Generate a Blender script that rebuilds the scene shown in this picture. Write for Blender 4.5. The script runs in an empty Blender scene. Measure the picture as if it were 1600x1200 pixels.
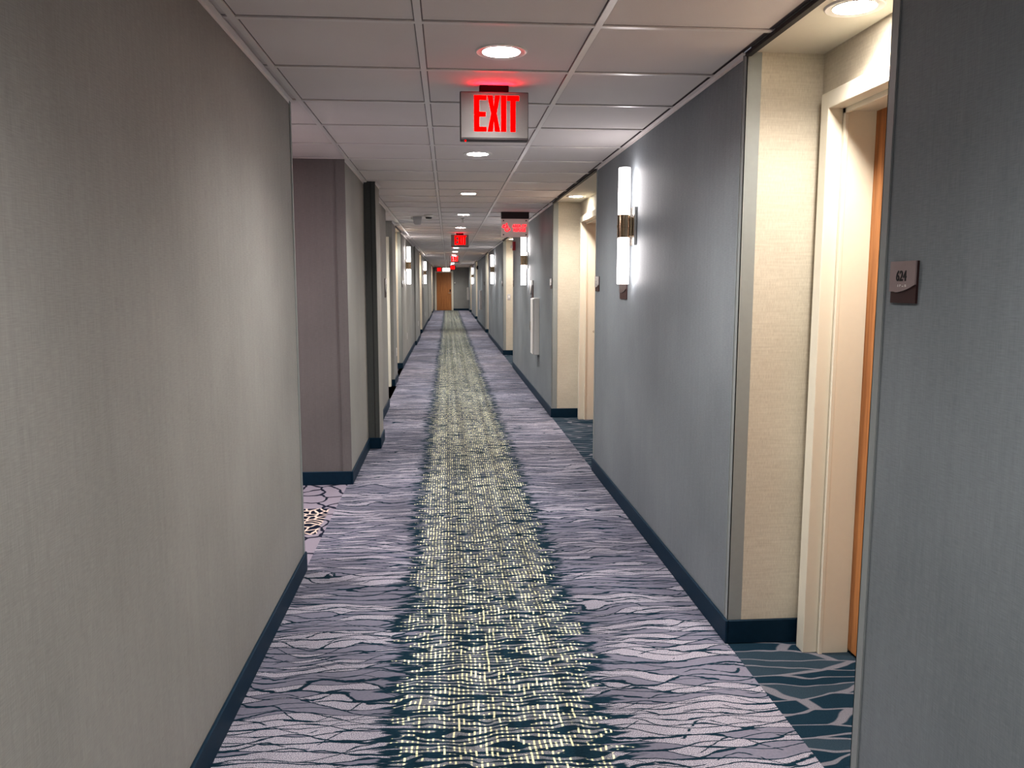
import bpy, bmesh, math, random
from mathutils import Matrix, Vector
random.seed(7)
C = bpy.context.scene.collection
EYE = 1.4765
HC = 2.35          # ceiling height
XR = 1.14          # corridor face of right wall
XBR = 1.44         # back of right-hand door recesses
YEND = 44.6
YBACK = -4.2

# ------------------------------------------------------------------ node helpers
class N:
    def __init__(s, name):
        s.m = bpy.data.materials.new(name); s.m.use_nodes = True
        s.t = s.m.node_tree; s.t.nodes.clear()
        s.out = s.t.nodes.new('ShaderNodeOutputMaterial')
    def n(s, typ, **kw):
        x = s.t.nodes.new(typ)
        for k, v in kw.items(): setattr(x, k, v)
        return x
    def lk(s, a, b): s.t.links.new(a, b)
    def put(s, sock, v):
        if isinstance(v, bpy.types.NodeSocket): s.lk(v, sock)
        else: sock.default_value = v
    def math(s, op, a, b=0.0, c=0.0, clamp=False):
        x = s.n('ShaderNodeMath', operation=op, use_clamp=clamp)
        s.put(x.inputs[0], a); s.put(x.inputs[1], b); s.put(x.inputs[2], c)
        return x.outputs[0]
    def mix(s, f, a, b):
        x = s.n('ShaderNodeMix', data_type='RGBA')
        s.put(x.inputs[0], f)
        for i, v in ((6, a), (7, b)):
            s.put(x.inputs[i], v if isinstance(v, bpy.types.NodeSocket) else (*v, 1))
        return x.outputs[2]
    def ramp(s, v, lo, hi, a=0.0, b=1.0, smooth=True):
        x = s.n('ShaderNodeMapRange', interpolation_type='SMOOTHSTEP' if smooth else 'LINEAR')
        s.put(x.inputs[0], v)
        for i, q in ((1, lo), (2, hi), (3, a), (4, b)): x.inputs[i].default_value = q
        return x.outputs[0]
    def pos(s):
        g = s.n('ShaderNodeTexCoord'); sp = s.n('ShaderNodeSeparateXYZ')
        s.lk(g.outputs['Object'], sp.inputs[0]); return sp.outputs
    def vec(s, x, y, z=0.0):
        c = s.n('ShaderNodeCombineXYZ')
        for i, v in enumerate((x, y, z)): s.put(c.inputs[i], v)
        return c.outputs[0]
    def noise(s, v, scale=1.0, detail=2.0, rough=.5):
        x = s.n('ShaderNodeTexNoise'); s.lk(v, x.inputs['Vector'])
        x.inputs['Scale'].default_value = scale; x.inputs['Detail'].default_value = detail
        x.inputs['Roughness'].default_value = rough
        return x.outputs['Fac']
    def principled(s, col, rough=.6, metal=0.0, spec=.5, bump=None, bstr=.2, bdist=.002, emis=None, estr=0, trans=0, alpha=None):
        p = s.n('ShaderNodeBsdfPrincipled')
        s.put(p.inputs['Base Color'], col if isinstance(col, bpy.types.NodeSocket) else (*col, 1))
        s.put(p.inputs['Roughness'], rough); p.inputs['Metallic'].default_value = metal
        p.inputs['Specular IOR Level'].default_value = spec
        if emis: p.inputs['Emission Color'].default_value = (*emis, 1); p.inputs['Emission Strength'].default_value = estr
        if trans: p.inputs['Transmission Weight'].default_value = trans
        if bump is not None:
            b = s.n('ShaderNodeBump'); b.inputs['Strength'].default_value = bstr; b.inputs['Distance'].default_value = bdist
            s.lk(bump, b.inputs['Height']); s.lk(b.outputs[0], p.inputs['Normal'])
        s.lk(p.outputs[0], s.out.inputs[0]); return s.m

def simple(name, col, rough=.5, metal=0.0, var=.06, scale=40, **kw):
    n = N(name); x, y, z = n.pos()
    f = n.noise(n.vec(x, y, z), scale, 2)
    a = tuple(c * (1 - var) for c in col); b = tuple(min(1, c * (1 + var)) for c in col)
    return n.principled(n.mix(f, a, b), rough, metal, **kw)

def emit(name, col, strength):
    n = N(name); e = n.n('ShaderNodeEmission'); e.inputs[0].default_value = (*col, 1)
    e.inputs[1].default_value = strength; n.lk(e.outputs[0], n.out.inputs[0]); return n.m

def wallpaper(name, lo, hi, vertical=True, rough=.6):
    n = N(name); x, y, z = n.pos()
    h = n.math('ADD', x, n.math('MULTIPLY', y, 1.0))
    d = n.math('SUBTRACT', x, y)
    if vertical:
        streak = n.noise(n.vec(n.math('MULTIPLY', h, 55), n.math('MULTIPLY', d, 3), n.math('MULTIPLY', z, 1.4)), 1, 4, .6)
        weft = n.noise(n.vec(n.math('MULTIPLY', h, 30), 0, n.math('MULTIPLY', z, 420)), 1, 1)
    else:
        streak = n.noise(n.vec(n.math('MULTIPLY', h, 9), 0, n.math('MULTIPLY', z, 130)), 1, 4, .6)
        weft = n.noise(n.vec(n.math('MULTIPLY', h, 500), 0, n.math('MULTIPLY', z, 60)), 1, 1)
    warp = n.noise(n.vec(n.math('MULTIPLY', h, 420), 0, n.math('MULTIPLY', z, 22)), 1, 1)
    big = n.noise(n.vec(x, y, z), 1.6, 3)
    v = n.math('ADD', n.math('MULTIPLY', streak, .20 if vertical else .34), n.math('ADD', n.math('MULTIPLY', weft, .34), n.math('MULTIPLY', warp, .3)))
    v = n.math('ADD', v, n.math('MULTIPLY', n.math('SUBTRACT', big, .5), .5))
    f = n.ramp(v, .28, .72, smooth=False)
    return n.principled(n.mix(f, lo, hi), rough, spec=.35, bump=v, bstr=.25, bdist=.0008)

M = {}
M['wall_l'] = wallpaper('grey linen wallcovering warm', (.27, .268, .255), (.40, .398, .38))  # same linen on both sides; the warm light cast here is put into the colour
M['wall_r'] = wallpaper('grey linen wallcovering cool', (.195, .218, .238), (.305, .338, .362))  # same linen as the left; cool light cast of this side tinted in
M['cream'] = wallpaper('cream grasscloth wallcovering', (.50, .45, .375), (.76, .71, .61), vertical=False)
M['paint'] = simple('cream door frame paint', (.80, .755, .65), .35, var=.02)
M['soffit'] = simple('soffit plaster', (.70, .66, .58), .8, var=.02)
M['base'] = simple('navy vinyl cove base', (.005, .028, .055), .5, var=.2, spec=.25)
M['grid'] = simple('white painted ceiling tee', (.84, .80, .79), .32, var=.02)
M['guard'] = simple('satin grey corner guard', (.31, .335, .335), .4, metal=0.0, var=.05)
M['dark'] = simple('dark shadow reveal', (.03, .028, .03), .6)
M['white'] = simple('white enamel', (.80, .78, .76), .35, var=.01)
M['offwhite'] = simple('off white plastic', (.55, .54, .56), .5, var=.02)
M['black'] = simple('black plastic', (.01, .01, .012), .4)
M['bronze'] = simple('bronze sign housing', (.06, .05, .055), .45, metal=.4)
M['black_matte'] = simple('matte black canopy', (.004, .003, .004), .8, spec=.1)
M['alu'] = simple('brushed aluminium sign face', (.19, .18, .18), .42, metal=.4, var=.05, scale=150)
M['steel'] = simple('brushed nickel', (.62, .60, .57), .25, metal=1.0)
M['brass'] = simple('polished warm nickel', (.55, .43, .30), .16, metal=1.0)
M['red'] = simple('red alarm plastic', (.35, .01, .02), .4)
M['plate'] = simple('taupe room sign plate', (.30, .24, .24), .35, metal=.0)
M['plate_dark'] = simple('brown wood sign backing', (.05, .022, .022), .45)
M['plate_mid'] = simple('dark taupe sign plate', (.13, .10, .10), .35, metal=.2)
M['acrylic'] = N('frosted acrylic sign panel').principled((.80, .72, .70), .25, emis=(1, .6, .55), estr=.08)
M['exit_red'] = emit('lit red exit letter', (1, 0, 0), 2.6)
M['ref_red'] = emit('lit red refuge lettering', (1, .012, .02), 2.2)
M['pink'] = emit('washed out pink exit face', (1, .12, .2), 1.0)
M['lens'] = emit('downlight lens', (1, .94, .90), 60)
M['lens_r'] = emit('recess downlight lens', (1, .93, .82), 36)
M['glass'] = emit('lit frosted sconce glass', (1, .93, .92), 8.5)
M['em_light'] = emit('lit white fixture body', (1, .95, .85), 1.6)

def wood():
    n = N('warm oak door veneer'); x, y, z = n.pos()
    h = n.math('ADD', x, y)
    g = n.noise(n.vec(n.math('MULTIPLY', h, 45), 0, n.math('MULTIPLY', z, 1.2)), 1, 5, .65)
    g2 = n.noise(n.vec(n.math('MULTIPLY', h, 260), 0, n.math('MULTIPLY', z, 5)), 1, 2)
    v = n.math('ADD', n.math('MULTIPLY', g, .7), n.math('MULTIPLY', g2, .3))
    return n.principled(n.mix(n.ramp(v, .3, .7), (.30, .11, .035), (.60, .27, .10)), .42, bump=v, bstr=.1)
M['wood'] = wood()

def ceiling_mat():
    n = N('white lay-in ceiling tile'); x, y, z = n.pos()
    fine = n.noise(n.vec(x, y, z), 260, 2)
    big = n.noise(n.vec(x, y, z), 3, 2)
    def edge(v, off):
        f = n.math('MODULO', n.math('ADD', v, off), .61)      # always positive
        a = n.math('MINIMUM', f, n.math('SUBTRACT', .61, f))
        return a
    ex = edge(x, .0909 + 6.1); ey = edge(y, -2.8485 + 12.2)
    e = n.math('MINIMUM', ex, ey)
    rev = n.ramp(e, .0125, .0185)  # shadow gap beside the tees, darkened in the tile colour
    c = n.mix(n.math('ADD', n.math('MULTIPLY', fine, .5), n.math('MULTIPLY', big, .5)), (.76, .71, .70), (.88, .835, .83))
    return n.principled(n.mix(rev, (.10, .085, .09), c), .85, spec=.2, bump=fine, bstr=.15, bdist=.001)
M['tile'] = ceiling_mat()

def carpet():
    n = N('patterned corridor carpet'); x, y, z = n.pos()
    warp = n.noise(n.vec(n.math('MULTIPLY', x, 3.2), n.math('MULTIPLY', y, 5)), 1, 2)
    yy = n.math('ADD', y, n.math('MULTIPLY', n.math('SUBTRACT', warp, .5), .08))
    jag = n.noise(n.vec(n.math('MULTIPLY', x, 40), n.math('MULTIPLY', y, 60)), 1, 2)
    yy = n.math('ADD', yy, n.math('MULTIPLY', n.math('SUBTRACT', jag, .5), .008))
    def family(k, amp, fx, fy, off):
        w1 = n.noise(n.vec(n.math('MULTIPLY_ADD', x, fx, off), n.math('MULTIPLY', y, fy)), 1, 1)
        g = n.math('ADD', n.math('MULTIPLY', yy, k), n.math('MULTIPLY', w1, amp))
        d_ = n.math('DIVIDE', n.math('SUBTRACT', .5, n.math('ABSOLUTE', n.math('SUBTRACT', n.math('FRACT', g), .5))), k)   # metres to the line
        return d_, n.math('FLOOR', g)
    thick = n.noise(n.vec(n.math('MULTIPLY', x, 5), n.math('MULTIPLY', y, 34)), 1, 1)
    extra = n.math('MULTIPLY', n.ramp(thick, .50, .74), .006)
    d1, i1 = family(15, 4.8, 2.5, 2.6, 0.0)
    d2, i2 = family(19, 5.8, 2.1, 3.1, 31.7)
    d3, i3 = family(13, 4.4, 2.9, 2.7, 67.1)
    dm = n.math('MINIMUM', d1, d2)
    line = n.ramp(n.math('SUBTRACT', dm, extra), .0018, .0036, 1, 0)
    line = n.math('MAXIMUM', line, n.math('MULTIPLY', n.ramp(d3, .0014, .0034, 1, 0), n.ramp(thick, .42, .46)))
    wn = n.n('ShaderNodeTexWhiteNoise', noise_dimensions='2D'); n.lk(n.vec(i1, i2), wn.inputs['Vector'])
    rnd = n.n('ShaderNodeSeparateColor'); n.lk(wn.outputs['Color'], rnd.inputs[0])
    speck = n.noise(n.vec(n.math('MULTIPLY', x, 330), n.math('MULTIPLY', y, 330)), 1, 1)
    tuft = n.noise(n.vec(n.math('MULTIPLY', x, 90), n.math('MULTIPLY', y, 120)), 1, 2)
    light = n.mix(n.ramp(speck, .40, .60), (.16, .155, .205), (.46, .44, .50))
    plain = n.mix(tuft, (.14, .14, .19), (.22, .215, .27))
    field = n.mix(n.ramp(rnd.outputs[0], .50, .54), plain, light)
    navy = n.mix(tuft, (.003, .014, .028), (.014, .042, .062))
    field = n.mix(line, field, navy)
    broad = n.noise(n.vec(n.math('MULTIPLY', x, 1.3), n.math('MULTIPLY', y, 1.1)), 1, 3)
    fade = n.n('ShaderNodeHueSaturation'); n.lk(field, fade.inputs['Color']); n.lk(n.ramp(broad, .3, .7, .78, 1.22), fade.inputs['Value'])
    field = fade.outputs[0]
    # woven centre runner
    wob = n.noise(n.vec(n.math('MULTIPLY', x, 5), n.math('MULTIPLY', y, 7)), 1, 2)
    y2 = n.math('MULTIPLY_ADD', n.math('SUBTRACT', wob, .5), .10, yy)
    tri = n.math('ABSOLUTE', n.math('SUBTRACT', n.math('FRACT', n.math('MULTIPLY', y2, 36)), .5))       # 0 mid-thread .. .5 gap
    lens_ = n.noise(n.vec(n.math('MULTIPLY', x, 6), n.math('MULTIPLY', yy, 30)), 1, 1)
    bm = n.math('MULTIPLY', n.ramp(n.math('ADD', tri, n.math('MULTIPLY', n.math('SUBTRACT', lens_, .5), .8)), .20, .30, 1, 0), n.ramp(lens_, .62, .66, 1, 0))
    gx = n.math('MULTIPLY', x, 58)
    gold_col = n.math('FRACT', n.math('MULTIPLY_ADD', n.math('SUBTRACT', wob, .5), 1.2, gx))
    gm = n.ramp(n.math('ABSOLUTE', n.math('SUBTRACT', gold_col, .5)), .15, .24, 1, 0)
    colr = n.noise(n.vec(n.math('MULTIPLY', n.math('FLOOR', gx), 7.31), n.math('MULTIPLY', y, 22)), 1, 1)
    tall = n.math('MULTIPLY', n.ramp(colr, .60, .63), n.ramp(lens_, .60, .63, 1, 0))
    gold_f = n.math('MULTIPLY', gm, n.math('MAXIMUM', n.math('MULTIPLY', bm, n.ramp(colr, .44, .50)), tall))
    grey = n.mix(n.ramp(speck, .4, .6), (.10, .11, .135), (.27, .275, .30))
    run = n.mix(bm, navy, grey)
    run = n.mix(gold_f, run, (.86, .84, .55))
    colv = n.noise(n.vec(n.math('MULTIPLY', x, 16), n.math('MULTIPLY', y, .08)), 1, 2)
    hs = n.n('ShaderNodeHueSaturation'); n.lk(run, hs.inputs['Color']); n.lk(n.ramp(colv, .34, .66, .72, 1.18), hs.inputs['Value'])
    run = hs.outputs[0]
    # ragged boundary
    dx = n.math('ABSOLUTE', n.math('SUBTRACT', x, .175))
    rag = n.noise(n.vec(n.math('MULTIPLY', x, 3), n.math('MULTIPLY', yy, 24)), 1, 2, .6)
    r2 = n.math('MULTIPLY', n.math('SUBTRACT', rag, .5), .38)
    b = n.math('ADD', dx, r2)
    inner = n.ramp(b, .335, .350, 1, 0)
    edge_navy = n.math('MULTIPLY', n.ramp(b, .395, .42, 1, 0), n.ramp(n.noise(n.vec(n.math('MULTIPLY', x, 5), n.math('MULTIPLY', yy, 40)), 1, 1), .40, .46))
    col = n.mix(edge_navy, field, navy)
    col = n.mix(inner, col, run)
    return n.principled(col, .95, spec=.1, bump=n.math('ADD', speck, tuft), bstr=.3, bdist=.003)
M['carpet'] = carpet()

def carpet_navy():
    n = N('navy recess carpet with grey lines'); x, y, z = n.pos()
    warp = n.noise(n.vec(n.math('MULTIPLY', x, 3), n.math('MULTIPLY', y, 5)), 1, 2)
    yy = n.math('ADD', y, n.math('MULTIPLY', n.math('SUBTRACT', warp, .5), .14))
    def cells(f):
        v = n.n('ShaderNodeTexVoronoi', voronoi_dimensions='2D', feature=f)
        n.lk(n.vec(n.math('MULTIPLY', x, 2.2), n.math('MULTIPLY', yy, 13)), v.inputs['Vector']); v.inputs['Scale'].default_value = 1
        return v
    e = cells('DISTANCE_TO_EDGE').outputs['Distance']
    rnd = n.n('ShaderNodeSeparateColor'); n.lk(cells('F1').outputs['Color'], rnd.inputs[0])
    speck = n.noise(n.vec(n.math('MULTIPLY', x, 260), n.math('MULTIPLY', y, 260)), 1, 2)
    navy = n.mix(speck, (.004, .016, .032), (.02, .05, .075))
    navy2 = n.mix(speck, (.02, .04, .06), (.05, .075, .10))
    c = n.mix(n.ramp(rnd.outputs[0], .6, .64), navy, navy2)
    c = n.mix(n.ramp(e, .038, .062, 1, 0), c, n.mix(speck, (.10, .10, .125), (.26, .26, .30)))
    return n.principled(c, .95, spec=.1, bump=speck, bstr=.3, bdist=.003)
M['carpet_navy'] = carpet_navy()

def carpet_lobby():
    n = N('lavender lobby carpet with branching lines'); x, y, z = n.pos()
    w = n.n('ShaderNodeTexNoise'); n.lk(n.vec(x, y), w.inputs['Vector']); w.inputs['Scale'].default_value = 6
    sep = n.n('ShaderNodeSeparateColor'); n.lk(w.outputs['Color'], sep.inputs[0])
    xx = n.math('ADD', x, n.math('MULTIPLY', sep.outputs[0], .12)); yy = n.math('ADD', y, n.math('MULTIPLY', sep.outputs[1], .12))
    def edge(s1, s2):
        v = n.n('ShaderNodeTexVoronoi', voronoi_dimensions='2D', feature='DISTANCE_TO_EDGE')
        n.lk(n.vec(n.math('MULTIPLY', xx, s1), n.math('MULTIPLY', yy, s2)), v.inputs['Vector']); v.inputs['Scale'].default_value = 1
        return v.outputs['Distance']
    speck = n.noise(n.vec(n.math('MULTIPLY', x, 260), n.math('MULTIPLY', y, 260)), 1, 2)
    lav = n.mix(speck, (.20, .18, .225), (.35, .32, .38))
    a = n.mix(n.ramp(edge(6, 5), .04, .07, 1, 0), lav, (.012, .018, .035))
    b = n.mix(n.ramp(edge(16, 14), .09, .13, 1, 0), (.008, .014, .03), (.68, .55, .48))
    m = n.math('MULTIPLY', n.ramp(n.math('ABSOLUTE', n.math('SUBTRACT', y, 4.98)), .26, .30, 1, 0), n.ramp(x, -.80, -.78, 1, 0))
    return n.principled(n.mix(m, a, b), .95, spec=.1)
M['carpet_lobby'] = carpet_lobby()

# ------------------------------------------------------------------ mesh helpers
def bx(bm, x0, x1, y0, y1, z0, z1, bev=0.0, seg=2):
    r = bmesh.ops.create_cube(bm, size=1)
    vs = r['verts']
    for v in vs:
        v.co = Vector(((x0 + x1) / 2 + v.co.x * (x1 - x0), (y0 + y1) / 2 + v.co.y * (y1 - y0), (z0 + z1) / 2 + v.co.z * (z1 - z0)))
    if bev:
        es = list({e for v in vs for e in v.link_edges})
        bmesh.ops.bevel(bm, geom=es, offset=bev, segments=seg, affect='EDGES', profile=.5)
def lathe(bm, prof, seg=32, mat=Matrix.Identity(4), closed=False):
    rings = []
    for r, z in prof:
        if r < 1e-6: rings.append([bm.verts.new(mat @ Vector((0, 0, z)))])
        else: rings.append([bm.verts.new(mat @ Vector((r * math.cos(2 * math.pi * i / seg), r * math.sin(2 * math.pi * i / seg), z))) for i in range(seg)])
    for a, b in zip(rings, rings[1:]):
        for i in range(seg):
            j = (i + 1) % seg
            if len(a) == 1 and len(b) == 1: continue
            if len(a) == 1: bm.faces.new((a[0], b[j], b[i]))
            elif len(b) == 1: bm.faces.new((a[i], a[j], b[0]))
            else: bm.faces.new((a[i], a[j], b[j], b[i]))
def prism(bm, pts, mat, depth):
    """polygon pts (u,v) extruded depth along +w; mat maps (u,v,w) to world"""
    a = [bm.verts.new(mat @ Vector((u, v, 0))) for u, v in pts]
    b = [bm.verts.new(mat @ Vector((u, v, depth))) for u, v in pts]
    bm.faces.new(a); bm.faces.new(list(reversed(b)))
    n = len(pts)
    for i in range(n):
        j = (i + 1) % n; bm.faces.new((a[i], b[i], b[j], a[j]))
def obj(name, bm, mat, parent=None, loc=None, smooth=False, mats=None):
    bmesh.ops.recalc_face_normals(bm, faces=bm.faces)
    me = bpy.data.meshes.new(name); bm.to_mesh(me); bm.free()
    for m_ in (mats or [mat]): me.materials.append(m_)
    if smooth:
        for p in me.polygons: p.use_smooth = True
        me.set_sharp_from_angle(angle=math.radians(35))
    o = bpy.data.objects.new(name, me); C.objects.link(o)
    if loc: o.location = loc
    if parent: o.parent = parent
    return o
def nb(): return bmesh.new()
def box_obj(name, dims, mat, parent=None, bev=0.0):
    b = nb(); bx(b, *dims, bev=bev); return obj(name, b, mat, parent)
def thing(name, label, cat, loc=(0, 0, 0), group=None, kind=None):
    o = bpy.data.objects.new(name, None); C.objects.link(o); o.location = loc
    o.empty_display_size = .1
    o['label'] = label; o['category'] = cat
    if group: o['group'] = group
    if kind: o['kind'] = kind
    return o
def struct(o, label, cat):
    o['kind'] = 'structure'; o['label'] = label; o['category'] = cat; return o
def copy_tree(root, loc, label):
    def rec(o, parent):
        c = o.copy(); C.objects.link(c)
        if parent: c.parent = parent
        for ch in list(o.children):
            rec(ch, c)
        return c
    r = rec(root, None); r.location = loc; r['label'] = label; return r

# ------------------------------------------------------------------ wall blocks
ntrim = [0]
def wall_block(side, x, y0, y1, label, xo=None, cream=True, name=None, far_cream=None):
    """solid wall length; corridor face at x, spans y0..y1"""
    s = 1 if side == 'right' else -1
    xo = xo if xo is not None else (1.72 if s > 0 else -1.30)
    b = nb(); bx(b, min(x, xo), max(x, xo), y0, y1, 0, HC)
    o = obj('wall_' + side, b, None, mats=[M['wall_r'] if s > 0 else M['wall_l'], M['cream'] if cream else M['wall_l']])
    for p in o.data.polygons:
        if abs(p.normal.y) > .5: p.material_index = 1
    struct(o, label, 'wall')
    return o
def baseboard(side, x, y0, y1, label, near=True, far=True, depth=.3):
    s = 1 if side == 'right' else -1
    t = .012
    b = nb()
    lo, hi = sorted((x, x - s * t))
    bx(b, lo, hi, y0 - (t if near else 0), y1 + (t if far else 0), 0, .10, bev=.003, seg=1)
    lo, hi = sorted((x, x + s * depth))
    if near: bx(b, lo, hi, y0 - t, y0, 0, .10, bev=.003, seg=1)
    if far: bx(b, lo, hi, y1, y1 + t, 0, .10, bev=.003, seg=1)
    return struct(obj('baseboard_' + side, b, M['base']), label, 'baseboard')
def guard(side, x, y, sy, label):
    """corner guard at corridor corner (x,y); sy = direction of the return face normal (-1 faces camera)"""
    s = 1 if side == 'right' else -1
    b = nb()
    lo, hi = sorted((x - s * .003, x + s * .055))
    bx(b, lo, hi, *sorted((y, y + sy * .003)), .10, HC - .004)
    lo, hi = sorted((x, x - s * .003))
    bx(b, lo, hi, *sorted((y + sy * .003, y - sy * .03)), .10, HC - .004)
    lo, hi = sorted((x, x - s * .005))
    bx(b, lo, hi, *sorted((y - sy * .030, y - sy * .034)), .10, HC - .004)
    ntrim[0] += 1
    return struct(obj('trim_%d' % ntrim[0], b, M['guard']), label, 'corner guard')

ordn = ['first', 'second', 'third', 'fourth', 'fifth', 'sixth', 'seventh', 'eighth', 'ninth', 'tenth', 'eleventh', 'twelfth',
        'thirteenth', 'fourteenth', 'fifteenth', 'sixteenth', 'seventeenth', 'eighteenth', 'nineteenth']

R = [(YBACK, 2.07), (3.10, 6.21), (8.78, 14.16), (16.65, 22.77), (24.43, 31.46), (34.0, 39.1), (42.4, YEND)]
for i, (a, b_) in enumerate(R):
    nm = ['nearest right wall length, blue-grey, carrying the 624 room sign', 'second right wall length, blue-grey, carrying the nearest sconce',
          'third right wall length, grey, carrying the white extinguisher cabinet and red alarm'][i] if i < 3 else ordn[i] + ' grey wall length along the right side'
    wall_block('right', XR, a, b_, nm)
    baseboard('right', XR, a, b_, 'navy baseboard along the ' + ordn[i] + ' right wall length', near=i > 0, far=i < len(R) - 1)
    if i > 0: guard('right', XR, a, -1, 'satin grey corner guard on near corner of the ' + ordn[i] + ' right wall length')
    if i < 4: guard('right', XR, b_, 1, 'satin grey corner guard on far corner of the ' + ordn[i] + ' right wall length')

# left: (x, y0, y1, near_return_cream)
XLL = -1.9
b = nb(); bx(b, -1.0, -.75, YBACK, 4.09, 0, HC)
struct(obj('wall_left', b, M['wall_l']), 'nearest left wall length, large plain grey linen surface', 'wall')
baseboard('left', -.75, YBACK, 4.09, 'navy baseboard along the nearest left wall length', near=False, far=True, depth=.24)
guard('left', -.75, 4.09, 1, 'thin corner guard at the end of the nearest left wall length')
# lobby-side wall and second length
M['wall_p'] = wallpaper('mauve grey lobby wallcovering', (.165, .155, .155), (.235, .22, .218))
b = nb(); bx(b, -3.7, -.72, 5.9, 7.2, 0, HC)
o = obj('wall_left', b, None, mats=[M['wall_l'], M['wall_p']])
for p in o.data.polygons:
    if abs(p.normal.y) > .5: p.material_index = 1
struct(o, 'second left wall length whose mauve-grey end faces the camera', 'wall')
baseboard('left', -.72, 5.9, 7.2, 'navy baseboard round the mauve-grey wall end by the side opening', far=False, depth=2.9)
b = nb(); bx(b, -.784, -.717, 5.8965, 5.9, .1, HC - .004); bx(b, -.788, -.785, 5.895, 5.9, .1, HC - .004)
ntrim[0] += 1
struct(obj('trim_%d' % ntrim[0], b, M['wall_p']), 'corner guard on the mauve-grey wall end', 'corner guard')
M['wall_d'] = wallpaper('dark grey pilaster wallcovering', (.085, .09, .088), (.13, .135, .13))
b = nb(); bx(b, -.80, -.62, 7.2, 7.6, 0, HC)
o = obj('wall_left', b, None, mats=[M['wall_l'], M['wall_d']])
for p in o.data.polygons:
    if abs(p.normal.y) > .5: p.material_index = 1
struct(o, 'narrow pilaster with a dark grey face on the left', 'pilaster')
b = nb(); bx(b, -.662, -.658, 7.197, 7.2, .1, HC)
ntrim[0] += 1
struct(obj('trim_%d' % ntrim[0], b, M['dark']), 'thin vertical seam on the dark pilaster face', 'trim')
baseboard('left', -.62, 7.2, 7.6, 'navy baseboard round the dark-faced pilaster', depth=.09)
wall_block('left', -.72, 7.2 + .4, 9.70, 'third left wall length, just behind the pilaster', cream=False)
baseboard('left', -.72, 7.612, 9.70, 'navy baseboard along the left wall just behind the pilaster', near=False, depth=.3)
# side niche 9.70-11.65 with a door facing the camera (see below)
wall_block('left', -.78, 11.65, 12.40, 'short left wall length beyond the side niche', cream=False)
baseboard('left', -.78, 11.65, 12.40, 'navy baseboard round the short left wall length', depth=.035)
wall_block('left', -.80, 14.08, 19.45, 'left wall length carrying the nearer left sconce')
baseboard('left', -.80, 14.08, 19.45, 'navy baseboard below the nearer left sconce', far=False)
guard('left', -.80, 14.08, -1, 'corner guard at near end of the left wall with the sconce')
wall_block('left', -.765, 19.45, 22.33, 'slightly projecting left wall length between the two left sconces', cream=False)
baseboard('left', -.765, 19.45, 22.33, 'navy baseboard along the projecting left wall length', depth=.033)
wall_block('left', -.78, 24.43, 32.0, 'left wall length carrying the farther left sconce')
baseboard('left', -.78, 24.43, 32.0, 'navy baseboard below the farther left sconce', far=False)
wall_block('left', -.755, 32.0, 38.3, 'far left wall length', cream=False)
baseboard('left', -.755, 32.0, 38.3, 'navy baseboard along the far left wall length', depth=.022)
wall_block('left', -.77, 40.4, YEND, 'last left wall length next to the end door')
baseboard('left', -.77, 40.4, YEND, 'navy baseboard along the last left wall length', far=False)

# lobby closing walls, corridor end behind the camera
struct(box_obj('wall_left', (-3.7, -1.0, 3.95, 4.09, 0, HC), M['wall_l']), 'near wall of the side opening', 'wall')
struct(box_obj('wall_left', (-3.85, -3.7, 3.95, 7.2, 0, HC), M['wall_l']), 'far wall inside the side opening', 'wall')
struct(box_obj('wall_back', (-1.0, 1.72, YBACK - .15, YBACK, 0, HC), M['wall_l']), 'end wall behind the camera', 'wall')

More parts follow.
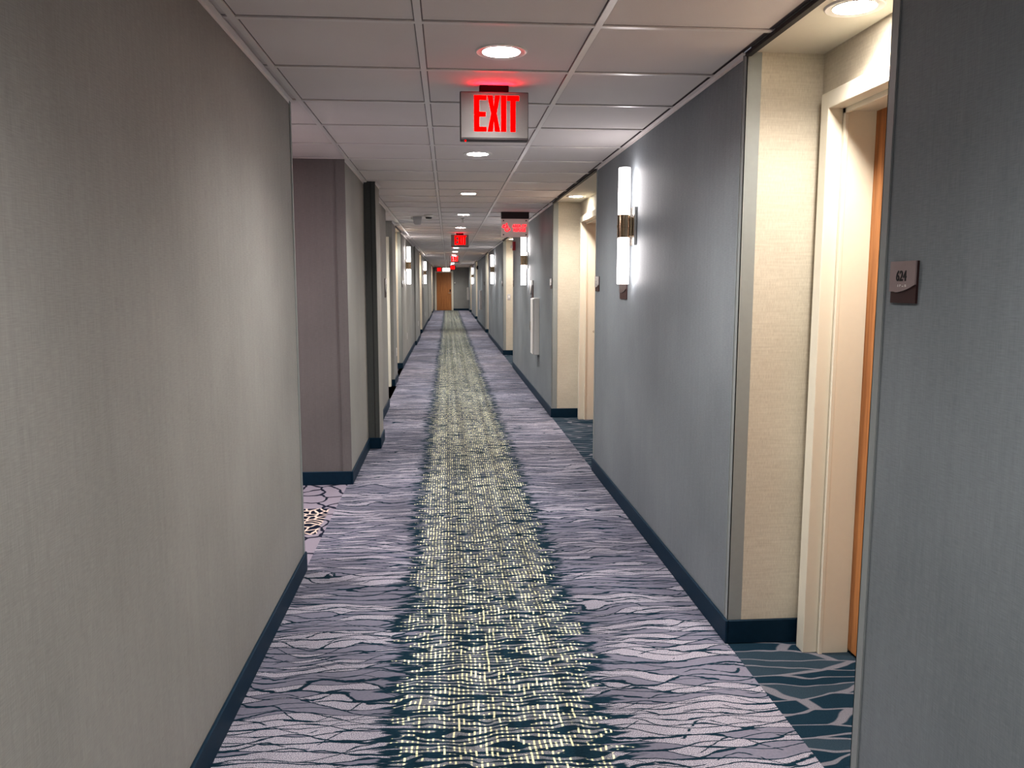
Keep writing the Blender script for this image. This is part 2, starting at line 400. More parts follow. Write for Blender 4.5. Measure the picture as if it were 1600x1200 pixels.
# ------------------------------------------------------------------ doors and recesses
ndoor = [0]
def lever(parent, x, y, z, s, dirn):
    """lever handle projecting from door face at x toward -s, lever pointing dirn in y"""
    b = nb()
    rot = Matrix.Translation((x, y, z)) @ Matrix.Rotation(math.radians(-90 * s), 4, 'Y')
    lathe(b, [(0, 0), (.027, 0), (.027, .006), (.012, .010), (.012, .048), (0, .050)], 20, rot)
    xa, xb = sorted((x - s * .040, x - s * .054))
    bx(b, xa, xb, *sorted((y - dirn * .01, y + dirn * .115)), z - .011, z + .011, bev=.004)
    h = obj('handle', b, M['steel'], parent, smooth=True)
    b = nb(); xa, xb = sorted((x, x - s * .022))
    bx(b, xa, xb, y - .022, y + .022, z + .05, z + .16, bev=.006)
    obj('card_reader', b, M['black'], parent)
def recess(side, xw, xb, y0, y1, dy0, dy1, label, light_label, hy=-1):
    """door recess: back wall with opening dy0..dy1, framed door, plaster soffit, own downlight"""
    s = 1 if side == 'right' else -1
    zt = 2.125                       # clear head height
    xo = xb + s * .28
    S = lambda a, c: sorted((a, c))
    b = nb()
    bx(b, *S(xb, xo), y0, dy0, 0, HC); bx(b, *S(xb, xo), dy1, y1, 0, HC)
    bx(b, *S(xb, xo), dy0, dy1, zt, HC); bx(b, *S(xb + s * .24, xo), dy0, dy1, 0, zt)
    w = obj('wall_' + side, b, M['cream']); struct(w, 'cream wall at the back of the ' + label, 'wall')
    # baseboards beside the opening
    b = nb(); t = .012; cw = .058
    if dy0 - cw - y0 > .03: bx(b, *S(xb, xb - s * t), y0, dy0 - cw, 0, .10, bev=.003, seg=1)
    if y1 - dy1 - cw > .015: bx(b, *S(xb, xb - s * t), dy1 + cw, y1, 0, .10, bev=.003, seg=1)
    if len(b.verts): struct(obj('baseboard_' + side, b, M['base']), 'navy baseboard at the back of the ' + label, 'baseboard')
    else: b.free()
    ndoor[0] += 1
    d = thing('door_%d' % ndoor[0], 'wood-veneer guest room door in cream frame in the ' + label, 'door', kind='structure')
    b = nb()
    for ya, yb in ((dy0 - cw, dy0 + .004), (dy1 - .004, dy1 + cw)):       # casing legs
        bx(b, *S(xb - s * .028, xb + s * .03), ya, yb, 0, zt + .058, bev=.003)
    bx(b, *S(xb - s * .028, xb + s * .03), dy0, dy1, zt - .004, zt + .058, bev=.003)
    for ya, yb in ((dy0, dy0 + .022), (dy1 - .022, dy1)):                # inner bead
        bx(b, *S(xb + s * .03, xb + s * .045), ya, yb, 0, zt, bev=.002)
    bx(b, *S(xb + s * .03, xb + s * .045), dy0, dy1, zt - .022, zt, bev=.002)
    for ya, yb in ((dy0, dy0 + .012), (dy1 - .012, dy1)):                # jambs
        bx(b, *S(xb + s * .045, xb + s * .155), ya, yb, 0, zt)
    bx(b, *S(xb + s * .045, xb + s * .155), dy0, dy1, zt - .012, zt)
    for ya, yb in ((dy0, dy0 + .03), (dy1 - .03, dy1)):                # stops behind
        bx(b, *S(xb + s * .20, xb + s * .238), ya, yb, 0, zt)
    obj('door_frame', b, M['paint'], d)
    pn = box_obj('door_panel', (*S(xb + s * .156, xb + s * .198), dy0 + .004, dy1 - .004, .012, zt - .004), M['wood'], d, bev=.002)
    lever(d, xb + s * .156, dy1 - .10 if hy > 0 else dy0 + .10, .965, s, -hy)
    # floor, soffit
    struct(box_obj('floor', (*S(xw, xo), y0, y1, -.05, 0), M['carpet_navy'] if s > 0 else M['carpet_navy']), 'navy carpet with grey lines in the ' + label, 'carpet')
    struct(box_obj('ceiling', (*S(xw + s * .012, xo), y0, y1, HC - .004, HC + .04), M['soffit']), 'plain plaster soffit over the ' + label, 'ceiling')
    b = nb(); bx(b, *S(xw - s * .010, xw + s * .012), y0, y1, HC - .020, HC - .0061)  # edge trim; its near-black colour stands in for a shadow line
    ntrim[0] += 1
    struct(obj('trim_%d' % ntrim[0], b, M['dark']), 'dark reveal strip at the ceiling edge of the ' + label, 'trim')
    return (xw + xb) / 2 if s < 0 else xb - .15

RR = [(3.10, 2.07, 2.10, 2.99, 2.58, 'nearest right-hand door recess'),
      (8.78, 6.21, 7.72, 8.62, 8.19, 'second right-hand door recess'),
      (16.65, 14.16, 15.5, 16.4, 16.1, 'third right-hand door recess'),
      (24.43, 22.77, 23.2, 24.1, 23.9, 'fourth right-hand door recess'),
      (34.0, 31.46, 32.8, 33.7, 33.3, 'fifth right-hand door recess'),
      (42.4, 39.1, 41.2, 42.1, 41.8, 'farthest right-hand door recess')]
LR = [(14.08, 12.40, -.79, 12.9, 13.8, 13.6, 'nearer left-hand door recess'),
      (24.43, 22.33, -.78, 23.1, 24.0, 23.9, 'middle left-hand door recess'),
      (40.4, 38.3, -.76, 39.1, 40.0, 39.9, 'farthest left-hand door recess')]
recess_lights = []
for y1, y0, d0, d1, ly, lb in RR:
    recess('right', XR, XBR, y0, y1, d0, d1, lb, '', hy=1 if 'second' in lb else -1)
    recess_lights.append((1.29, ly, lb))
for y1, y0, xw, d0, d1, ly, lb in LR:
    recess('left', xw, -1.10, y0, y1, d0, d1, lb, '')
    recess_lights.append((-.95, ly, lb))

# side niche with a cream framed door facing down the corridor
struct(box_obj('wall_left', (-2.05, -1.90, 9.55, 11.8, 0, HC), M['wall_l']), 'back wall of the left side niche', 'wall')
struct(box_obj('wall_left', (-1.90, -1.30, 9.55, 9.70, 0, HC), M['wall_l']), 'near wall of the left side niche', 'wall')
struct(box_obj('wall_left', (-1.90, -1.62, 11.65, 11.80, 0, HC), M['wall_l']), 'wall beside the door in the left side niche', 'wall')
ndoor[0] += 1
d = thing('door_%d' % ndoor[0], 'cream framed door in the left side niche, only its frame edge in view', 'door', kind='structure')
b = nb()
for xa, xb_ in ((-1.62, -1.57), (-.872, -.822)):
    bx(b, xa, xb_, 11.575, 11.648, 0, 2.125, bev=.003)
bx(b, -1.57, -.872, 11.575, 11.648, 2.07, 2.125, bev=.003)
obj('door_frame', b, M['paint'], d)
box_obj('door_panel', (-1.568, -.874, 11.60, 11.645, .012, 2.068), M['wood'], d, bev=.002)
struct(box_obj('floor', (-1.9, -.75, 9.70, 11.65, -.05, 0), M['carpet_navy']), 'navy carpet in the left side niche', 'carpet')

# end wall with door
b = nb()
bx(b, -1.0, -.66, YEND, YEND + .2, 0, HC); bx(b, .245, 1.72, YEND, YEND + .2, 0, HC)
bx(b, -.66, .245, YEND, YEND + .2, 2.09, HC); bx(b, -.66, .245, YEND + .14, YEND + .2, 0, 2.09)
struct(obj('wall_end', b, M['wall_l']), 'grey wall closing the far end of the corridor', 'wall')
struct(box_obj('baseboard_end', (.30, 1.128, YEND - .012, YEND, 0, .10), M['base'], bev=.003), 'navy baseboard right of the end door', 'baseboard')
ndoor[0] += 1
d = thing('door_%d' % ndoor[0], 'orange-brown wood door in a cream frame at the far end of the corridor', 'door', kind='structure')
b = nb()
bx(b, -.715, -.615, YEND - .03, YEND + .10, 0, 2.14, bev=.004); bx(b, .20, .30, YEND - .03, YEND + .10, 0, 2.14, bev=.004)
bx(b, -.615, .20, YEND - .03, YEND + .10, 2.06, 2.14, bev=.004)
obj('door_frame', b, M['paint'], d)
pn = box_obj('door_panel', (-.612, .197, YEND + .02, YEND + .065, .012, 2.055), M['wood'], d, bev=.003)
b = nb(); lathe(b, [(0, 0), (.03, 0), (.03, .008), (.012, .012), (.012, .06), (0, .062)], 20, Matrix.Translation((.13, YEND + .02, .95)) @ Matrix.Rotation(math.radians(90), 4, 'X'))
bx(b, .01, .14, YEND - .045, YEND - .03, .938, .962, bev=.004)
obj('handle', b, M['steel'], d, smooth=True)
box_obj('card_reader', (.10, .165, YEND - .005, YEND + .02, 1.02, 1.15), M['black'], d, bev=.006)

# ------------------------------------------------------------------ floor and ceiling
b = nb(); bx(b, -.75, XR, YBACK, 5.9, -.05, 0); bx(b, -.86, XR, 5.9, YEND + .1, -.05, 0)
fl = obj('floor', b, M['carpet'])
struct(fl, 'corridor carpet, lavender with dark wavy lines and a yellow-flecked centre runner', 'carpet')
struct(box_obj('floor', (-3.7, -.75, 4.0, 5.9, -.05, 0), M['carpet_lobby']), 'lavender lobby carpet with branching black and cream lines in the side opening', 'carpet')
b = nb(); bx(b, -3.85, 1.131, YBACK - .1, YEND + .1, HC, HC + .05)
ce = struct(obj('ceiling', b, M['tile']), 'suspended ceiling of square off-white tiles', 'ceiling')
XG, YG = -.0909, 2.8485
b = nb()
def tee(x0, x1, y0, y1): bx(b, x0, x1, y0, y1, HC - .006, HC + .002)
for k in (-1, 0, 1):
    tee(XG + .61 * k - .012, XG + .61 * k + .012, YBACK, YEND)
for k in range(2, 6): tee(XG - .61 * k - .012, XG - .61 * k + .012, 4.09, 5.9)
k = -11
while YG + .61 * k < YEND:
    y = YG + .61 * k
    x0 = -3.7 if 4.09 < y < 5.9 else (-1.9 if 9.7 < y < 11.65 else -.75)
    xs = [x0] + [XG + .61 * j for j in range(-6, 2) if XG + .61 * j > x0] + [XR]
    for a, c in zip(xs, xs[1:]):
        if c - a > .04: bx(b, a + (.0121 if a != x0 else 0), c - (.0121 if c != XR else 0), y - .012, y + .012, HC - .0058, HC + .002)
    k += 1
obj('ceiling_grid', b, M['grid'], ce)
# wall angle mouldings
def angle(side, segs, label):
    b = nb(); s = 1 if side == 'right' else -1
    for x, y0, y1 in segs:
        bx(b, *sorted((x, x - s * .022)), y0, y1, HC - .009, HC - .0065); bx(b, *sorted((x, x - s * .002)), y0, y1, HC - .022, HC - .0065)
    ntrim[0] += 1
    struct(obj('trim_%d' % ntrim[0], b, M['grid']), label, 'ceiling moulding')
angle('right', [(XR, a, b_) for a, b_ in R], 'white wall angle moulding along the right ceiling edge')
angle('left', [(-.75, YBACK, 4.09), (-.72, 5.9, 7.2), (-.62, 7.2, 7.6), (-.72, 7.6, 9.7), (-.78, 11.65, 12.4), (-.80, 14.08, 19.45), (-.765, 19.45, 22.33),
               (-.78, 24.43, 32), (-.755, 32, 38.3), (-.77, 40.4, YEND)], 'white wall angle moulding along the left ceiling edge')

# ------------------------------------------------------------------ downlights
def make_downlight(label, lens, group, r=.072):
    t = thing('ceiling_downlight', label, 'ceiling light', group=group)
    b = nb(); lathe(b, [(r, -.0045), (r + .003, -.002), (r + .022, -.006), (r + .026, -.003), (r + .027, 0), (r, 0)], 40)
    obj('trim_ring', b, M['white'], t, smooth=True)
    b = nb(); lathe(b, [(0, -.0035), (r, -.0035), (r, -.001), (0, -.001)], 40)
    obj('lens', b, M[lens], t)
    l = bpy.data.lights.new('lamp', 'SPOT'); l.energy = 96 if lens == 'lens' else 56; l.color = (1, .965, .92) if lens == 'lens' else (1, .93, .83)
    l.spot_size = math.radians(150); l.spot_blend = 1.0; l.shadow_soft_size = .055
    lo = bpy.data.objects.new('lamp', l); C.objects.link(lo); lo.parent = t; lo.location = (0, 0, -.012)
    return t
main_y = [3.18 + 2.44 * k for k in range(17)]
seen = ['lit round ceiling downlight just in front of the nearest EXIT sign',
        'lit round ceiling downlight directly below and behind the nearest EXIT sign']
dl = None
k = 0
for y in main_y:
    if k < 2: lb = seen[k]
    else: lb = 'lit round ceiling downlight, %s from the camera along the corridor centre row' % ordn[k]
    if k == 16: y = 43.2
    loc = (.21, y, HC)
    if dl is None: dl = make_downlight(lb, 'lens', 'downlights along the corridor ceiling'); dl.location = loc
    else: copy_tree(dl, loc, lb)
    k += 1
for y in (.74, -1.7): copy_tree(dl, (.21, y, HC), 'lit round ceiling downlight %s the camera' % ('above' if y > 0 else 'behind'))
copy_tree(dl, (-2.3, 5.0, HC), 'lit round ceiling downlight inside the left side opening')
copy_tree(dl, (-1.45, 10.7, HC), 'lit round ceiling downlight inside the left side niche')
rl = None
for x, y, lb in recess_lights:
    L = 'warm lit round downlight in the soffit of the ' + lb
    if rl is None: rl = make_downlight(L, 'lens_r', 'downlights over the door recesses', .066); rl.location = (x, y, HC - .004)
    else: copy_tree(rl, (x, y, HC - .004), L)

# ------------------------------------------------------------------ exit signs
def exit_letters(parent, w, h, y, face):
    """EXIT in polygons; sign-local x from -w/2, z from 0 (top) down; y = face plane"""
    mat = Matrix(((1, 0, 0, 0), (0, 0, -1, y), (0, 1, 0, 0), (0, 0, 0, 1)))
    def U(u, v): return (-w / 2 + u * w, -v * h)
    t, bt = .085, .82
    sw = .075
    def rect(u0, u1, v0, v1): return [U(u0, v0), U(u0, v1), U(u1, v1), U(u1, v0)]
    L = {}
    L['E'] = [U(.205, t), U(.205, bt), U(.385, bt), U(.385, bt - .09), U(.205 + sw, bt - .09), U(.205 + sw, .515), U(.375, .515),
              U(.375, .42), U(.205 + sw, .42), U(.205 + sw, t + .09), U(.385, t + .09), U(.385, t)]
    m_ = .452
    L['X'] = [U(.400, t), U(.453, m_), U(.402, bt), U(.478, bt), U(.492, .60), U(.508, bt), U(.584, bt), U(.533, m_), U(.582, t), U(.510, t), U(.492, .30), U(.474, t)]
    L['I'] = rect(.598, .598 + sw, t, bt)
    L['T'] = [U(.685, t), U(.685, t + .10), U(.735, t + .10), U(.735, bt), U(.735 + sw, bt), U(.735 + sw, t + .10), U(.860, t + .10), U(.860, t)]
    for pts in L.values():
        b = nb(); prism(b, pts, mat, .003)
        obj('letter', b, M[face], parent)
def make_exit(label, w=.305, h=.21):
    t = thing('exit_sign', label, 'exit sign', group='ceiling-hung EXIT signs')
    b = nb(); bx(b, -.065, .065, -.018, .026, -.030, 0, bev=.004); obj('canopy', b, M['black_matte'], t)
    b = nb(); bx(b, -w / 2, w / 2, -.026, .026, -.03 - h, -.03, bev=.004); obj('housing', b, M['bronze'], t)
    b = nb(); bx(b, -w / 2 + .004, w / 2 - .002, -.029, -.0255, -.027 - h + .007, -.034, bev=.001, seg=1); obj('face_plate', b, M['alu'], t)
    g = bpy.data.objects.new('lettering', None); C.objects.link(g); g.parent = t; g.location = (0, -.029, -.03)
    exit_letters(g, w, h, 0, 'exit_red')
    b = nb(); lathe(b, [(0, 0), (.004, 0), (.003, .005), (0, .006)], 12, Matrix.Translation((-w / 2 + .024, -.02, -.03 - h)) @ Matrix.Rotation(math.pi, 4, 'X'))
    obj('test_indicator', b, M['exit_red'], t)
    l = bpy.data.lights.new('red_lamp', 'AREA'); l.shape = 'RECTANGLE'; l.size = .16; l.size_y = .008; l.energy = .22; l.color = (1, .01, .03)
    lo = bpy.data.objects.new('red_lamp', l); C.objects.link(lo); lo.parent = t; lo.location = (0, -.040, -.034); lo.rotation_euler = (math.radians(190), 0, 0)
    return t
ex = make_exit('nearest ceiling-hung EXIT sign, brushed metal with glowing red letters')
ex.location = (.213, 3.725, HC)
copy_tree(ex, (.217, 14.35, HC), 'second ceiling-hung EXIT sign down the corridor, red letters')
copy_tree(ex, (.214, 25.15, HC), 'third and smaller-looking EXIT sign down the corridor')
copy_tree(ex, (.235, 39.2, HC), 'fourth EXIT sign, right of the white hanging light near the end door')
copy_tree(ex, (-.455, 43.4, HC - .02), 'farthest EXIT sign, above the left of the end door')

# area of refuge sign
rf = thing('refuge_sign', 'frosted clear hanging sign with red wheelchair symbol and AREA OF REFUGE text, near right wall', 'hanging sign', (.835, 10.1, HC))
b = nb(); bx(b, -.172, .172, -.035, .035, -.082, 0, bev=.004); obj('housing', b, M['bronze'], rf)
b = nb(); bx(b, -.170, .168, -.006, .006, -.305, -.078, bev=.002); obj('panel', b, M['acrylic'], rf)
for sx in (-.142, .138):
    for sz in (-.105, -.275):
        b = nb(); lathe(b, [(0, 0), (.008, 0), (.008, .006), (0, .007)], 16, Matrix.Translation((sx, -.006, sz)) @ Matrix.Rotation(math.radians(90), 4, 'X'))
        obj('standoff_screw', b, M['black'], rf)
def text_mesh(name, body, size, mat, parent, matrix, sx=1.0, ext=.0012, bold=0.0, align='CENTER'):
    cu = bpy.data.curves.new(name, 'FONT'); cu.body = body; cu.size = size; cu.extrude = ext; cu.offset = bold
    cu.align_x = align; cu.resolution_u = 3
    to = bpy.data.objects.new(name + '_src', cu); C.objects.link(to)
    dg = bpy.context.evaluated_depsgraph_get(); dg.update()
    me = bpy.data.meshes.new_from_object(to.evaluated_get(dg))
    bpy.data.objects.remove(to); bpy.data.curves.remove(cu)
    me.transform(matrix @ Matrix.Diagonal((sx, 1, 1, 1)))
    me.materials.clear(); me.materials.append(mat)
    o = bpy.data.objects.new(name, me); C.objects.link(o)
    if parent: o.parent = parent
    return o
FACE = lambda x, y, z: Matrix.Translation((x, y, z)) @ Matrix.Rotation(math.radians(90), 4, 'X')
text_mesh('lettering', 'AREA OF\nREFUGE', .050, M['ref_red'], rf, FACE(.055, -.0085, -.185), sx=.86, bold=.0016)
# wheelchair symbol
b = nb(); mt = FACE(0, -.0065, 0)
def disc(cx, cz, r, seg=20): prism(b, [(cx + r * math.cos(2 * math.pi * i / seg), cz + r * math.sin(2 * math.pi * i / seg)) for i in range(seg)], mt, .002)
def arc(cx, cz, r0, r1, a0, a1, seg=24):
    pts = [(cx + r1 * math.cos(math.radians(a0 + (a1 - a0) * i / seg)), cz + r1 * math.sin(math.radians(a0 + (a1 - a0) * i / seg))) for i in range(seg + 1)]
    pts += [(cx + r0 * math.cos(math.radians(a1 - (a1 - a0) * i / seg)), cz + r0 * math.sin(math.radians(a1 - (a1 - a0) * i / seg))) for i in range(seg + 1)]
    prism(b, pts, mt, .002)
def bar(x0, z0, x1, z1, w):
    d = Vector((x1 - x0, z1 - z0)).normalized(); p = Vector((-d.y, d.x)) * w / 2
    prism(b, [(x0 + p.x, z0 + p.y), (x1 + p.x, z1 + p.y), (x1 - p.x, z1 - p.y), (x0 - p.x, z0 - p.y)], mt, .002)
disc(-.103, -.145, .010)
arc(-.098, -.208, .020, .031, 110, 380)
bar(-.103, -.155, -.098, -.195, .013); bar(-.098, -.193, -.072, -.193, .010); bar(-.074, -.193, -.060, -.222, .010); bar(-.101, -.172, -.080, -.172, .008)
bar(-.150, -.163, -.120, -.163, .018); bar(-.158, -.178, -.128, -.190, .016)
obj('wheelchair_symbol', b, M['ref_red'], rf)

# ------------------------------------------------------------------ sconces (built facing -X at wall x=0)
def make_sconce(label, s=1):
    """s=1: on right wall (projects toward -x)"""
    t = thing('wall_sconce', label, 'wall light', group='twin-tube wall sconces')
    f = -s
    b = nb(); bx(b, *sorted((0, f * .018)), -.055, .055, -.115, .115, bev=.003); obj('back_plate', b, M['steel'], t)
    b = nb(); bx(b, *sorted((f * .018, f * .045)), -.020, .020, -.06, .055, bev=.004); obj('arm', b, M['brass'], t)
    X = f * .068
    T = Matrix.Translation((X, 0, 0))
    b = nb(); lathe(b, [(0, -.068), (.0385, -.068), (.0385, -.007), (.041, -.006), (.041, .006), (.0385, .007), (.0385, .068), (0, .068)], 36, T)
    obj('centre_sleeve', b, M['brass'], t, smooth=True)
    for z0, z1 in ((.069, .348), (-.348, -.069)):
        b = nb(); e = .006
        lathe(b, [(0, z0), (.036, z0), (.036, z1 - e if z0 > 0 else z0 + e), (.036, z1 - e), (.0335, z1), (0, z1)], 36, T)
        obj('glass_tube', b, M['glass'], t, smooth=True)
    return t
SZ = EYE + .345
sc = make_sconce('nearest wall sconce on the right, two lit frosted tubes and a metal sleeve')
sc.location = (XR, 4.92, SZ)
copy_tree(sc, (XR, 11.5, SZ - .02), 'second sconce on the right wall, just beyond the hanging red-lettered sign')
copy_tree(sc, (XR, 19.7, SZ - .01), 'third sconce on the right wall, beyond the cream recess wall with the switch')
copy_tree(sc, (XR, 35.6, SZ - .02), 'farthest sconce on the right wall')
sl = make_sconce('nearer wall sconce on the left wall, two lit frosted tubes', -1)
sl.location = (-.80, 15.5, SZ - .01)
copy_tree(sl, (-.78, 25.9, SZ - .01), 'farther wall sconce on the left wall')

# ------------------------------------------------------------------ room signs
def arcpts(w, h, n=12):
    # lower curve of the taupe plate (as a fraction): low on the far side, rising on the near side
    pts = []
    for i in range(n + 1):
        u = i / n
        v = -.745 + .0 * u + .19 * max(0, (u - .25) / .75) ** 1.7 + .02 * (1 - u) * (u < .25)
        pts.append((u, v))
    return pts
def make_plate(label, wdt, h, text=None, s=1, white=False, cat='room sign', group=None):
    """plate on right wall; local origin at top far corner; runs toward -y"""
    t = thing('room_sign', label, cat, group=group)
    # u -> -y*s ; v -> z ; w -> -x*s
    if s > 0: mat = Matrix(((0, 0, -1, 0), (-1, 0, 0, 0), (0, 1, 0, 0), (0, 0, 0, 1)))
    else: mat = Matrix(((0, 0, 1, 0), (1, 0, 0, 0), (0, 1, 0, 0), (0, 0, 0, 1)))
    b = nb(); prism(b, [(0, 0), (0, -h), (wdt, -h), (wdt, 0)], mat, .006)
    obj('backing', b, M['plate_dark'], t)
    pts = [(0, 0)] + [(u * wdt, v * h) for u, v in arcpts(wdt, h)] + [(wdt, 0)]
    b = nb(); prism(b, pts, mat @ Matrix.Translation((0, 0, .006)), .004)
    obj('front_plate', b, M['plate'] if text else M['plate_mid'], t)
    if text:
        text_mesh('room_number', text, h * .34, M['black'], t, mat @ Matrix.Translation((wdt * .47, -h * .465, .0105)), sx=.88, ext=.0006, bold=.0007)
        b = nb()
        for i, (du, dv) in enumerate([(0, 0), (0, 1), (1, 1), (3, 0), (4, 0), (6, 0), (6, 1), (7, 1), (7, 0), (-2, 1), (-2, 0)]):
            c = mat @ Matrix.Translation((wdt * (.42 + .035 * du), -h * (.60 - .03 * dv), .010))
            lathe(b, [(0, .0), (.0013, 0), (.001, .001), (0, .0012)], 8, c)
        obj('braille_dots', b, M['white'], t)
    return t
p = make_plate('taupe room sign reading 624 with a curved edge, on the nearest right wall', .112, .104, '624'); p.location = (XR, 2.0, EYE + .056)
p = make_plate('brown sign with a curved swoosh, partly hidden behind the lower tube of the nearest sconce', .20, .15); p.location = (XR, 5.29, EYE + .050)
M['plate_light'] = simple('pale reflective sign plate', (.42, .40, .40), .25, metal=.5)
def small(label, y, s=1, x=XR, z=.054, w=.15, h=.112):
    p = make_plate(label, w, h, s=s, group=None); p.location = (x, y, EYE + z)
    for c in p.children:
        if c.name.startswith('front'): c.data.materials[0] = M['plate_light']
    return p
small('small room sign at far end of the right wall with the nearest sconce', 6.19)
small('small room sign next to the near corner of the third right wall length', 8.96)
small('small dark room sign on the right wall just before the third recess', 14.10, w=.12)
small('small room sign past the third recess on the right wall', 17.0, w=.14)
small('small room sign on the right wall past the fourth recess', 25.4, w=.14)
small('small room sign on the left wall near the side niche', 9.36, s=-1, x=-.72, w=.22, h=.215)
small('small pale room sign on the left wall beside the nearer left sconce', 14.35, s=-1, x=-.80, z=.045, w=.12)
small('small pale room sign on the left wall beside the farther left sconce', 24.6, s=-1, x=-.78, z=.035, w=.14)
# tall sign over the extinguisher cabinet
t = thing('wall_plaque', 'tall narrow pale plaque with dark curved lower part above the white cabinet', 'wall plaque', (XR, 10.95, EYE + .04))
mat = Matrix(((0, 0, -1, 0), (-1, 0, 0, 0), (0, 1, 0, 0), (0, 0, 0, 1)))
b = nb(); prism(b, [(0, 0), (0, -.235), (.20, -.235), (.20, 0)], mat, .008); obj('backing', b, M['plate_dark'], t)
b = nb(); prism(b, [(0, 0), (0, -.19), (.06, -.17), (.12, -.12), (.20, -.06), (.20, 0)], mat @ Matrix.Translation((0, 0, .008)), .022); obj('front_plate', b, M['white'], t)

# ------------------------------------------------------------------ cabinets
def cabinet(label, y0, y1, z0, z1, d=.085):
    t = thing('extinguisher_cabinet', label, 'cabinet', (XR, y0, z0))
    w, h = y1 - y0, z1 - z0
    b = nb(); bx(b, -d + .014, .004, 0, w, 0, h, bev=.006); obj('body', b, M['white'], t)
    dr = nb(); bx(dr, -d, -d + .012, .006, w - .006, .008, h - .008, bev=.004); dd = obj('door', dr, M['white'], t)
    b = nb(); bx(b, -d - .012, -d, w - .035, w - .015, h * .42, h * .58, bev=.004); obj('handle', b, M['steel'], dd)
    return t
cabinet('white fire extinguisher cabinet on the right wall below the pale plaque, nearest of three', 10.05, 10.32, .583, 1.293)
cabinet('white fire extinguisher cabinet on the right wall near the fifth recess, second of three', 27.0, 27.3, .60, 1.24)
cabinet('white fire extinguisher cabinet in the far right corner by the end wall', 43.0, 43.4, .60, 1.26, d=.12)

# ------------------------------------------------------------------ alarms and small devices
t = thing('fire_alarm', 'red fire alarm with white strobe high on the right wall beside the third recess', 'fire alarm', (XR, 13.72, EYE + .625))
b = nb(); bx(b, -.045, .004, -.06, .06, -.072, .072, bev=.005); obj('body', b, M['red'], t)
b = nb(); bx(b, -.080, -.045, -.03, .03, -.038, .012, bev=.008); obj('strobe', b, M['white'], t)
t = thing('alarm_speaker', 'small black box high on the far right wall', 'alarm', (XR, 30.5, EYE + .59))
b = nb(); bx(b, -.05, .004, -.06, .06, -.07, .07, bev=.006); obj('body', b, M['black'], t)
b = nb(); bx(b, -.062, -.05, -.035, .035, -.03, .03, bev=.004); obj('speaker_grille', b, M['bronze'], t)

t = thing('light_switch', 'pale switch plate on the cream end wall of the third right-hand recess', 'switch', (1.255, 16.65, EYE - .278))
b = nb(); bx(b, -.034, .034, -.006, 0, -.058, .058, bev=.003); obj('plate', b, M['offwhite'], t)
b = nb(); bx(b, -.016, .016, -.013, -.006, -.026, .026, bev=.003); obj('rocker', b, M['white'], t)

t0 = None
for lb, y, x in (('white outlet plate low on the short left wall beyond the niche', 12.2, -.78), ('white outlet plate low on the left wall below the nearer sconce', 15.9, -.80),
                 ('white outlet plate low on the projecting left wall length', 20.9, -.765), ('white outlet plate low on the left wall below the farther sconce', 27.5, -.78)):
    if t0 is None:
        t0 = thing('wall_outlet', lb, 'outlet', (x, y, EYE - 1.025), group='outlet plates low on the left wall')
        b = nb(); bx(b, 0, .006, -.042, .042, -.062, .062, bev=.003); obj('cover_plate', b, M['white'], t0)
        for z in (-.022, .022):
            b = nb(); bx(b, .006, .009, -.015, .015, z - .013, z + .013, bev=.002); obj('socket', b, M['offwhite'], t0)
    else: copy_tree(t0, (x, y, EYE - 1.025), lb)

t = thing('wall_fixture', 'small metal peg fixture on the grey end wall right of the door', 'wall fixture', (.395, YEND, EYE - .01))
b = nb(); lathe(b, [(0, 0), (.05, 0), (.05, .012), (.02, .02), (.02, .07), (.032, .08), (0, .09)], 20, Matrix.Rotation(math.radians(90), 4, 'X')); obj('body', b, M['steel'], t, smooth=True)

t = thing('ceiling_strobe', 'boxy pale notification device hanging under the left ceiling tiles', 'ceiling device', (-.393, 10.9, HC))
b = nb()
vs = [bm_ for bm_ in ((-.062, -.05, 0), (.062, -.05, 0), (.062, .05, 0), (-.062, .05, 0), (-.040, -.036, -.105), (.046, -.036, -.105), (.046, .036, -.105), (-.040, .036, -.105))]
V = [b.verts.new(v) for v in vs]
for f in ((0, 1, 2, 3), (7, 6, 5, 4), (0, 4, 5, 1), (1, 5, 6, 2), (2, 6, 7, 3), (3, 7, 4, 0)): b.faces.new([V[i] for i in f])
bmesh.ops.bevel(b, geom=list(b.edges), offset=.008, segments=2, affect='EDGES')
obj('housing', b, M['offwhite'], t)
b = nb(); bx(b, -.085, -.058, -.02, .02, -.03, -.008, bev=.004); obj('strobe_lens', b, M['white'], t)
t = thing('smoke_detector', 'round white detector with a black underside on the ceiling beside the boxy device', 'smoke detector', (-.235, 10.55, HC))
b = nb(); lathe(b, [(0, 0), (.06, 0), (.062, -.012), (.05, -.034), (0, -.034)], 28); obj('housing', b, M['white'], t, smooth=True)
b = nb(); lathe(b, [(.0, -.0335), (.044, -.0335), (.036, -.052), (0, -.054)], 28); obj('sensor_dome', b, M['black'], t, smooth=True)
t = thing('sprinkler', 'small pendant sprinkler on the ceiling between the fourth and fifth downlights', 'sprinkler', (.209, 11.1, HC))
def sprk(t):
    b = nb(); lathe(b, [(0, 0), (.03, 0), (.028, -.006), (.010, -.010), (.010, -.026), (.006, -.030), (.006, -.05), (0, -.05)], 20); obj('body', b, M['steel'], t, smooth=True)
    b = nb(); lathe(b, [(0, -.050), (.017, -.050), (.017, -.053), (0, -.053)], 16); obj('deflector', b, M['steel'], t)
sprk(t)
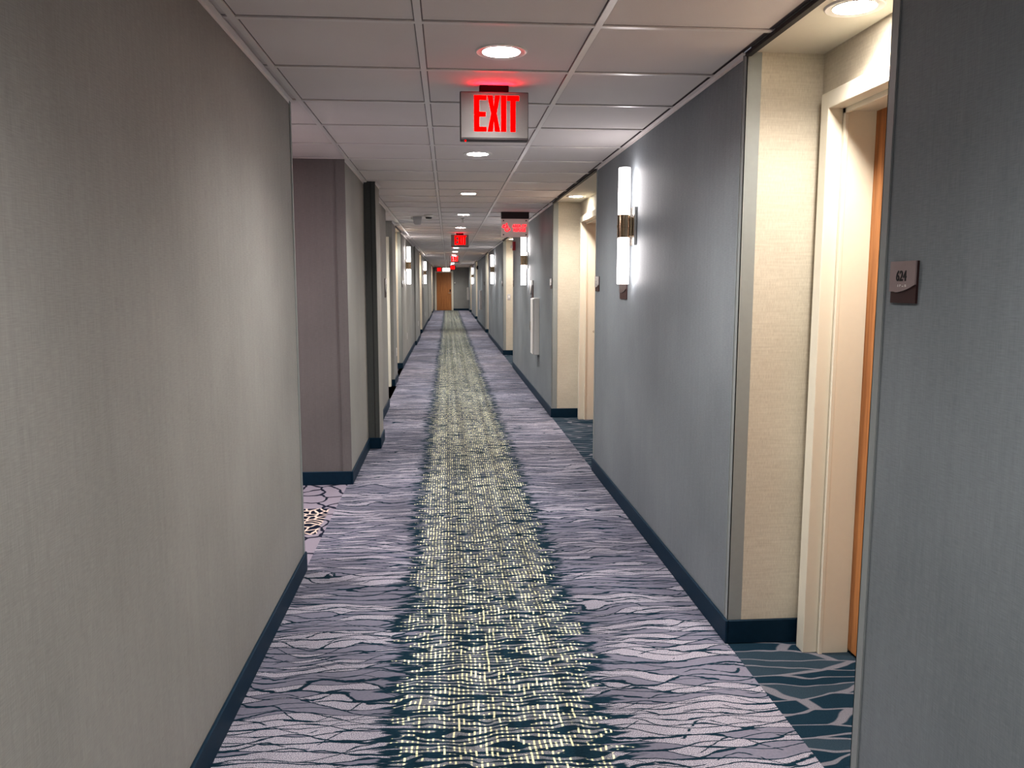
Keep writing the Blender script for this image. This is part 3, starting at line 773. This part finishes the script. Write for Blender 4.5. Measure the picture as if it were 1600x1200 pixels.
t = thing('hanging_light', 'white light fixture on a thin stem below the far ceiling, above the end door', 'light fixture', (-.055, 31, HC))
b = nb(); lathe(b, [(0, 0), (.045, 0), (.045, -.015), (.012, -.03), (.012, -.30), (0, -.30)], 20); obj('stem', b, M['white'], t, smooth=True)
b = nb(); bx(b, -.145, .145, -.05, .05, -.425, -.295, bev=.015); obj('body', b, M['em_light'], t)

# ------------------------------------------------------------------ extra lamps: red spill of the lobby's unseen exit sign, and an added pink fill
def area(name, loc, rot, size, power, col):
    l = bpy.data.lights.new(name, 'AREA'); l.shape = 'DISK'; l.size = size; l.energy = power; l.color = col
    o = bpy.data.objects.new(name, l); C.objects.link(o); o.location = loc; o.rotation_euler = rot; return o
area('side_opening_red_lamp', (-1.75, 5.2, 2.12), (math.radians(180), 0, 0), .25, 1.0, (1, .03, .05))
area('side_opening_lamp', (-1.6, 4.6, 2.2), (0, math.radians(-15), 0), .3, 9, (1, .82, .85))  # added unseen pinkish fill with no fixture of its own

# ------------------------------------------------------------------ world, camera
w = bpy.data.worlds.new('world'); bpy.context.scene.world = w; w.use_nodes = True
w.node_tree.nodes['Background'].inputs[0].default_value = (.5, .5, .55, 1)
w.node_tree.nodes['Background'].inputs[1].default_value = .2
cd = bpy.data.cameras.new('camera'); cam = bpy.data.objects.new('camera', cd); C.objects.link(cam)
pi_, ya, ro = 0.124222, 0.079094, 0.000969
F = Vector((0.07840319, 0.98919191, -0.12390439)); Rv = Vector((9.96882678e-01, -7.88923492e-02, 9.61270712e-04)); U = Vector((0.00882423, 0.12359351, 0.9922937))
cam.matrix_world = Matrix(((Rv.x, U.x, -F.x, 0), (Rv.y, U.y, -F.y, 0), (Rv.z, U.z, -F.z, EYE), (0, 0, 0, 1)))
cd.sensor_width = 36; cd.lens = 36 * 1258.7 / 1600; cd.clip_start = .05; cd.clip_end = 200
sc_ = bpy.context.scene
sc_.camera = cam
sc_.view_settings.view_transform = 'Standard'
sc_.view_settings.look = 'Medium High Contrast'
sc_.view_settings.exposure = .6
sc_.view_settings.gamma = 1.0
